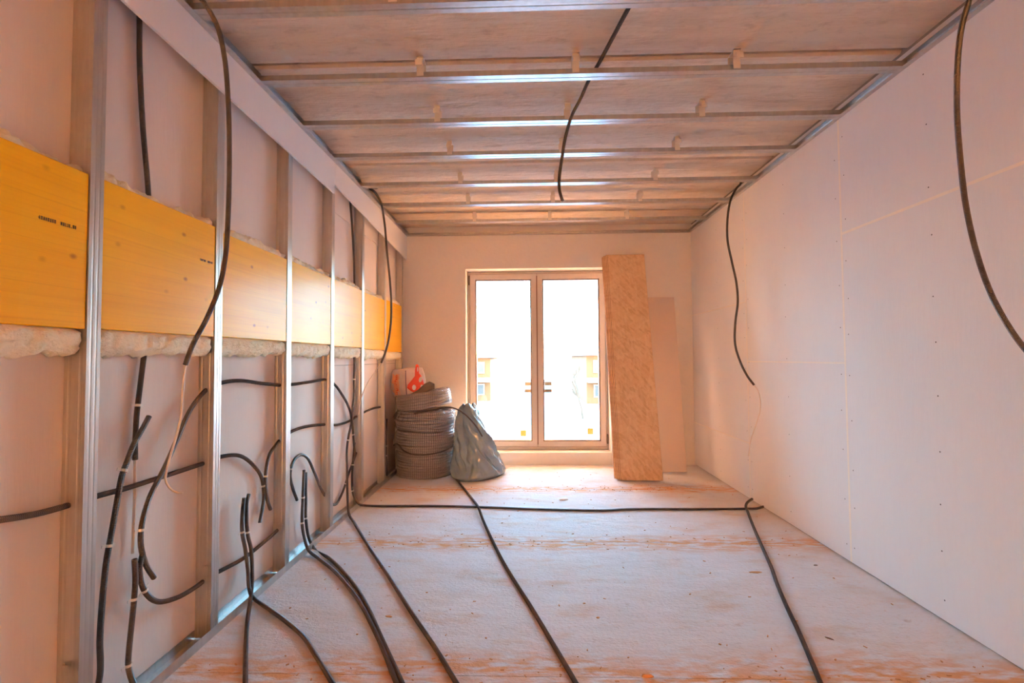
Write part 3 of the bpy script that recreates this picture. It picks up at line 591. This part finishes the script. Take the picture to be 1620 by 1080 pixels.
def coil(c, r, h, label, tilt=(0, 0), seed=0, waist=0, crease=0):
    T_ = Matrix.Translation(c) @ Euler((tilt[0], tilt[1], 0)).to_matrix().to_4x4()
    o = empty('conduit_coil', c, label, 'coil', 'wrapped conduit coils')
    n = max(3, round(h / .026)); p = h / n; rr = p * .52; mb = MB(); rnd = random.Random(seed)
    for j in range(n):
        for li, rad in enumerate((r, r - .027, r - .12)):
            if li == 1 and 0 < j < n - 1: continue
            jr = rnd.uniform(-.005, .004); bul = -waist * abs((j + .5) / n - .5); lp = []
            for k in range(40):
                a = 6.2832 * k / 40; q = rad - rr + jr + bul + .006 * math.sin(a * 2 + seed + j * .3); zc = rr + j * p + .004 * math.sin(a * 2 + j)
                lp.append([T_ @ Vector(((q + rr * math.cos(b)) * math.cos(a), (q + rr * math.cos(b)) * math.sin(a), max(0, zc + rr * math.sin(b)))) for b in [6.2832 * i / 8 for i in range(8)]])
            lp.append(lp[0]); mb.rings(lp, caps=False)
    mb.build('windings', MAT['coilpipe'], o, smooth=True)
    fm = MB(); lp = []; K = 150
    for z, dr in [(-.0, -.03), (.0, .000), (h * .1, .007), (h * .3, .009), (h * .5, .010), (h * .7, .009), (h * .9, .006), (h + .003, -.002), (h + .008, -.04), (h + .006, -.10)]:
        ring = []
        for k in range(K):
            a = 6.2832 * k / K; w = noise.noise(Vector((math.cos(a) * 5, math.sin(a) * 5, z * 5 + seed))) * .010 + noise.noise(Vector((math.cos(a) * 30, math.sin(a) * 30, z * 4 + seed * 3))) * .007
            w += crease * (abs(noise.noise(Vector((math.cos(a) * 9 + z * 30, math.sin(a) * 9, z * 22 + seed)))) - .2) * .05 * (z > 0)
            q = r + dr + w + .006 * math.sin(a * 2 + seed) - waist * abs(z / h - .5) * .9
            ring.append(T_ @ Vector((q * math.cos(a), q * math.sin(a), max(0, z + w * .6 * (z > 0)))))
        lp.append(ring)
    fm.rings(lp, caps=False).build('wrapping_film', MAT['film'], o, smooth=True)
    for a0 in (-.35, 1.3, 2.75):
        sb = MB(); lp = []; a = a0 + rnd.uniform(-.15, .15)
        for rad, z in [(r - .10, h + .014), (r - .02, h + .014), (r + .016, h * .9), (r + .018, h * .5), (r + .016, h * .1), (r - .02, .002), (r - .10, .002)]:
            lp.append([T_ @ Vector(((rad + d) * math.cos(a + q), (rad + d) * math.sin(a + q), z)) for q, d in ((-.008, 0), (.008, 0), (.008, .002), (-.008, .002))])
        sb.rings(lp).build('tie', MAT['strap'], o)
    return o
coil((-1.055, 5.045, .002), .292, .250, 'bottom coil of the wrapped conduit stack in the corner', seed=1)
coil((-1.050, 5.035, .256), .318, .205, 'second wrapped coil from the floor, widest of the stack', seed=2, waist=.05)
coil((-1.055, 5.035, .468), .318, .190, 'third wrapped coil from the floor, creased film shining at the right', seed=3, waist=.06, crease=1)
coil((-1.055, 5.03, .690), .282, .158, 'top coil of the stack, tilted and carrying the paper sack', tilt=(0, -.15), seed=5)
conduit('dark tube leaving the coil stack and arching over the blue bag', [('P', -1.10, 4.72, .655), ('Y', 690, 647, 4.70), ('Y', 712, 644, 4.69), ('Y', 730, 651, 4.69), ('Y', 745, 664, 4.69), ('Y', 756, 678, 4.69), ('Y', 763, 690, 4.70)], r=.0085)
conduit('dark tube end circling the waist of the coil stack', [('P', -1.375, 4.98, .30), ('Y', 628, 702, 4.85), ('Y', 640, 714, 4.70), ('Y', 655, 719, 4.655), ('Y', 675, 719, 4.645), ('Y', 700, 714, 4.69), ('Y', 716, 706, 4.82)], r=.009)

# paper sack standing on the top coil
E0 = onY(643, 629, 4.90); aL = Vector((-.86, .51, 0)); aR = Vector((.78, .60, .10)).normalized(); up = Vector((-.06, .06, 1)).normalized()
LL, LR, HH = .19, .20, .285
sk = empty('paper_sack', E0, 'grey-white paper sack with red print on top of the coil stack', 'sack')
def sackp(u, v, w, out=0):
    """u along left face, v along right face, w up; bulged"""
    b = .022 * math.sin(math.pi * min(max(w, 0), 1))
    p = E0 + aL * (LL * u) + aR * (LR * v) + up * (HH * w)
    c = E0 + aL * (LL * .5) + aR * (LR * .5) + up * (HH * w); d = (p - c); d.z = 0; d = d.normalized() if d.length > 1e-6 else Vector((0, 0, 0))
    nv = noise.noise(Vector((u * 4, v * 4, w * 5))) * .012
    return p + d * (b + nv + out)
lp = []
for k in range(13):
    w = k / 12; sh = 0 if 0 < k < 12 else .06; ring = []
    for s in range(40):
        t = s / 10; e = int(t) % 4; q = t - int(t); u, v = [(q, 0), (1, q), (1 - q, 1), (0, 1 - q)][e]
        u = .5 + (u - .5) * (1 - sh); v = .5 + (v - .5) * (1 - sh); ring.append(sackp(u, v, w))
    lp.append(ring)
MB().rings(lp).build('sack_body', MAT['sackpaper'], sk, smooth=True)
pm = MB()
def patch(mb, face, a0, a1, w0, w1, out, n=4):
    g = [[sackp(*((a0 + (a1 - a0) * i / n, 0) if face == 'L' else (0, a0 + (a1 - a0) * i / n)), w0 + (w1 - w0) * j / n, out) for i in range(n + 1)] for j in range(n + 1)]
    vs = [p for row in g for p in row]; fs = [(j * (n + 1) + i, j * (n + 1) + i + 1, (j + 1) * (n + 1) + i + 1, (j + 1) * (n + 1) + i) for j in range(n) for i in range(n)]
    mb.add(vs, fs)
for k in range(9):
    w0 = .08 + k * .085; patch(pm, 'L', .38 + random.uniform(-.05, .05), .80 + random.uniform(-.08, .08), w0, w0 + .088, .002, 2)
pm.build('print_ground', MAT['peach'], sk)
pm = MB()
for k in range(11):
    w0 = .11 + k * .065
    patch(pm, 'L', .50, .68, w0, w0 + .018, .003, 2); patch(pm, 'L', random.choice((.5, .58)), random.choice((.6, .68)), w0 + .018, w0 + .046, .003, 2)
pm.build('lettering', MAT['red'], sk)
pm = MB(); patch(pm, 'R', .005, .05, .02, .98, .002, 6); pm.build('edge_line', MAT['navy'], sk)

# red and white package leaning on the sack
Z4 = lambda zx, zy, Y: onY(610 + zx / 10.8, 565 + zy / 10.8, Y)
rp = empty('red_package', Z4(520, 600, 4.86), 'red and white pear-shaped package leaning against the paper sack', 'package')
ol = [(515, 125), (548, 118), (572, 150), (574, 270), (620, 325), (655, 420), (668, 515), (600, 562), (490, 606), (425, 572), (366, 522), (378, 470), (440, 395), (498, 320), (505, 200)]
def pill(mb, ol, y0, th, inset):
    cx = sum(p[0] for p in ol) / len(ol); cy_ = sum(p[1] for p in ol) / len(ol)
    lps = []
    for s, dy in ((.90 if inset else 1, -th), (1, -th * .4), (1, th * .4), (.9, th)):
        lps.append([Z4(cx + (x - cx) * s, cy_ + (y - cy_) * s, y0 + dy) for x, y in ol])
    return mb.rings(lps)
pill(MB(), ol, 4.845, .022, True).build('package_body', MAT['red'], rp, smooth=False)
ell = lambda cx, cy_, a, b, rot=0: [(cx + a * math.cos(t) * math.cos(rot) - b * math.sin(t) * math.sin(rot), cy_ + a * math.cos(t) * math.sin(rot) + b * math.sin(t) * math.cos(rot)) for t in [6.2832 * k / 14 for k in range(14)]]
for el in (ell(487, 515, 34, 46), ell(597, 378, 28, 52, .3), ell(548, 205, 10, 42), ell(618, 500, 22, 34)): pill(MB(), el, 4.822, .003, False).build('white_patch', MAT['pale'], rp)
# dark rag
dk = [(340, 695), (420, 640), (560, 545), (670, 445), (760, 418), (830, 455), (835, 545), (700, 592), (560, 640), (410, 718)]
mb = MB(); lps = []
for s, dy in ((.7, -.035), (1, -.015), (1, .03), (.7, .05)):
    cx = sum(p[0] for p in dk) / len(dk); cy_ = sum(p[1] for p in dk) / len(dk)
    lps.append([Z4(cx + (x - cx) * s + random.uniform(-8, 8), cy_ + (y - cy_) * s + random.uniform(-8, 8), 4.82 + dy) for x, y in dk])
mb.rings(lps).build('dark_rag', MAT['brownrag'], label='crumpled dark brown rag lying under the red package on top coil', cat='rag')

# blue-grey plastic bag
mb = MB(); lp = []; A, V = 140, 90; rb = random.Random(11)
folds = [(rb.uniform(-3.14, 3.14), rb.uniform(.0, .65), rb.uniform(-2.6, 2.6), rb.uniform(.10, .28), rb.uniform(.015, .04) * rb.choice((1, -1, -1)), rb.uniform(.14, .38)) for _ in range(34)]
def itp(tab, z):
    for (a, x), (b, y) in zip(tab, tab[1:]):
        if a <= z <= b: return x + (y - x) * (z - a) / (b - a)
    return tab[-1][1]
for j in range(V + 1):
    z = .715 * j / V
    cx = itp([(0, -.478), (.05, -.480), (.34, -.553), (.62, -.597), (.72, -.60)], z); cy_ = itp([(0, 4.91), (.34, 4.93), (.72, 4.97)], z)
    ha = itp([(0, .275), (.03, .300), (.08, .285), (.34, .195), (.55, .135), (.64, .105), (.69, .085), (.72, .06)], z); hb = itp([(0, .17), (.03, .195), (.08, .20), (.34, .165), (.55, .10), (.64, .075), (.69, .05), (.72, .02)], z)
    ph = itp([(0, .78), (.3, .45), (.72, .1)], z); ring = []
    for k in range(A):
        a = 6.2832 * k / A - 3.1416; ca, sa_ = math.cos(a), math.sin(a); ex = .92
        lx = ha * math.copysign(abs(ca) ** ex, ca); ly = hb * math.copysign(abs(sa_) ** ex, sa_)
        if z < .15 and ca > 0: lx *= 1 + .10 * (ca ** 4) * (1 - z / .15)
        x = cx + lx * math.cos(ph) - ly * math.sin(ph); y = cy_ + lx * math.sin(ph) + ly * math.cos(ph)
        w = 0
        for fa, fz, sl, wd, am, ln in folds:                # creases running down the film
            if abs(z - fz) < ln:
                d = (a - fa - sl * (z - fz) + 3.1416) % 6.2832 - 3.1416
                if abs(d) < wd * 2: w += am * max(0, 1 - abs(d) / wd) * (1 - abs(z - fz) / ln)
        q = Vector((x * 8 + z * 3, y * 8, z * 5)); w += noise.noise(q) * .012 - abs(noise.noise(q * 2.1)) * .018
        w *= min(1, .3 + z * 9) * min(1, hb / .06); n_ = Vector((ca * math.cos(ph) - sa_ * math.sin(ph), ca * math.sin(ph) + sa_ * math.cos(ph)))
        ring.append(Vector((x + n_.x * w, y + n_.y * w, max(.002, z + w * .4 + .02 * math.sin(a * 3) * (z > .68)))))
    lp.append(ring)
mb.rings(lp).build('refuse_bag', MAT['bagblue'], smooth=True, label='filled blue-grey plastic bag leaning against the coil stack', cat='bag')

# ------------------------------------------------------------------ boards leaning by the window
def lean(mb_name, bl, br, tl_, th, mat, back, label=None, cat=None, group=None, edge=None):
    """board from its front bottom-left, bottom-right and top-left corners; thickness th away from the camera"""
    u = (br - bl); wd = u.length; u.normalize(); v = (tl_ - bl); v = v - u * v.dot(u); hgt = v.length; v.normalize(); n = u.cross(v).normalized()
    if n.y < 0: n = -n
    M4 = Matrix(((u.x, n.x, v.x, bl.x), (u.y, n.y, v.y, bl.y), (u.z, n.z, v.z, bl.z), (0, 0, 0, 1)))
    b = MB(); b.bbox(0, wd, 0, th, 0, hgt, .0012); me = bpy.data.meshes.new(mb_name); me.from_pydata(b.v, [], b.f)
    import bmesh
    bm = bmesh.new(); bm.from_mesh(me); bmesh.ops.recalc_face_normals(bm, faces=bm.faces); bm.to_mesh(me); bm.free()
    me.materials.append(mat)
    if edge:
        me.materials.append(edge)
        for p in me.polygons: p.material_index = 0 if abs(p.normal.y) > .9 else 1
    o = bpy.data.objects.new(mb_name, me); COL.objects.link(o); o.matrix_world = M4
    return setp(o, label, cat, group), n
BL = Vector((.908, 4.69, .012)); BR = Vector((1.310, 4.685, .012)); dirv = (Vector((.99, 5.315, 2.33)) - BL)
names = ['front strand board of the leaning stack right of the window', 'second strand board of the stack right of the window', 'third strand board of the stack right of the window', 'fourth strand board of the stack right of the window', 'rearmost strand board of the stack right of the window']
off = Vector((0, 0, 0)); th = .0155
for i in range(5):
    dx = [0, -.013, -.027, -.036, -.050][i]; dz = [0, .0, .004, .01, .0][i]
    bl = BL + Vector((dx, 0, 0)) + off; bl.z = .012 - .0; br = BR + Vector((dx, 0, 0)) + off; br.z = .012
    o, n = lean('strand_board', bl, br, bl + dirv * [1, 1.002, .998, 1.0, .996][i], th, MAT['osb'], 0, names[i], 'board', 'strand boards by the window', MAT['osb_edge'])
    off = off + Vector((0, (th + .0022) / abs(n.y), 0))
bl = Vector((1.27, 5.06, .004)); br = Vector((1.66, 5.06, .004)); lean('plasterboard_offcut', bl, br, Vector((1.30, 5.388, 1.862)), .0125, material('offcut_board', (.68, .55, .47, 1), .8), 0, 'narrow plasterboard offcut leaning on the window wall behind the strand boards', 'board')

# ------------------------------------------------------------------ small things on the floor
ch = MB()
for k in range(420):
    if random.random() < .55: y = random.choice([1.86, 3.18, 4.42]) + random.gauss(0, .07)
    else: y = random.uniform(1.5, 5.2)
    x = random.uniform(Xl + .1, Xr - .06)
    if x < -.2 and y > 4.5: continue
    a = random.uniform(0, 3.14); l = random.uniform(.002, .008); w = random.uniform(.001, .003)
    ch.box(-l, l, -w, w, .0005, random.uniform(.002, .004), Matrix.Translation((x, y, 0)) @ Matrix.Rotation(a, 4, 'Z'))
ch.build('wood_shavings', MAT['chip'], kind='stuff', label='tiny orange wood shavings strewn over the concrete floor', cat='shavings')
def lump(name, px, py, a, b, h, rot, mat, label, cat):
    p = onZ(px, py, 0); mb = MB(); lp = []
    for s, z in ((1, .0), (1.05, h * .5), (.6, h)):
        lp.append([Matrix.Translation(p) @ Matrix.Rotation(rot, 4, 'Z') @ Vector((a * s * math.cos(t) * random.uniform(.8, 1.15), b * s * math.sin(t) * random.uniform(.8, 1.15), z)) for t in [6.2832 * k / 9 for k in range(9)]])
    mb.rings(lp).build(name, MAT[mat], label=label, cat=cat)
lump('paper_scrap', 892, 790, .042, .03, .012, .3, 'scrap', 'crumpled white scrap lying on the floor before the window', 'scrap')
lump('wood_offcut', 1024, 1070, .022, .008, .010, -.1, 'chip', 'small orange wood offcut on the floor at the bottom edge', 'offcut')
lump('dark_splinter', 1312, 1010, .016, .004, .004, -.7, 'twig', 'dark splinter lying right of the right floor conduit', 'splinter')
lump('dark_splinter', 1290, 894, .013, .004, .004, .1, 'twig', 'small dark splinter close to the right wall', 'splinter')
lump('wood_chip', 615, 975, .018, .007, .004, -.2, 'chip', 'flat orange chip between two floor conduits at left', 'chip')
lump('wood_chip', 946, 977, .008, .006, .004, .2, 'chip', 'tiny orange chip in the middle of the floor', 'chip')
lump('wood_chip', 1195, 905, .034, .012, .003, .05, 'chip', 'pale orange chip beside the right floor conduit', 'chip')
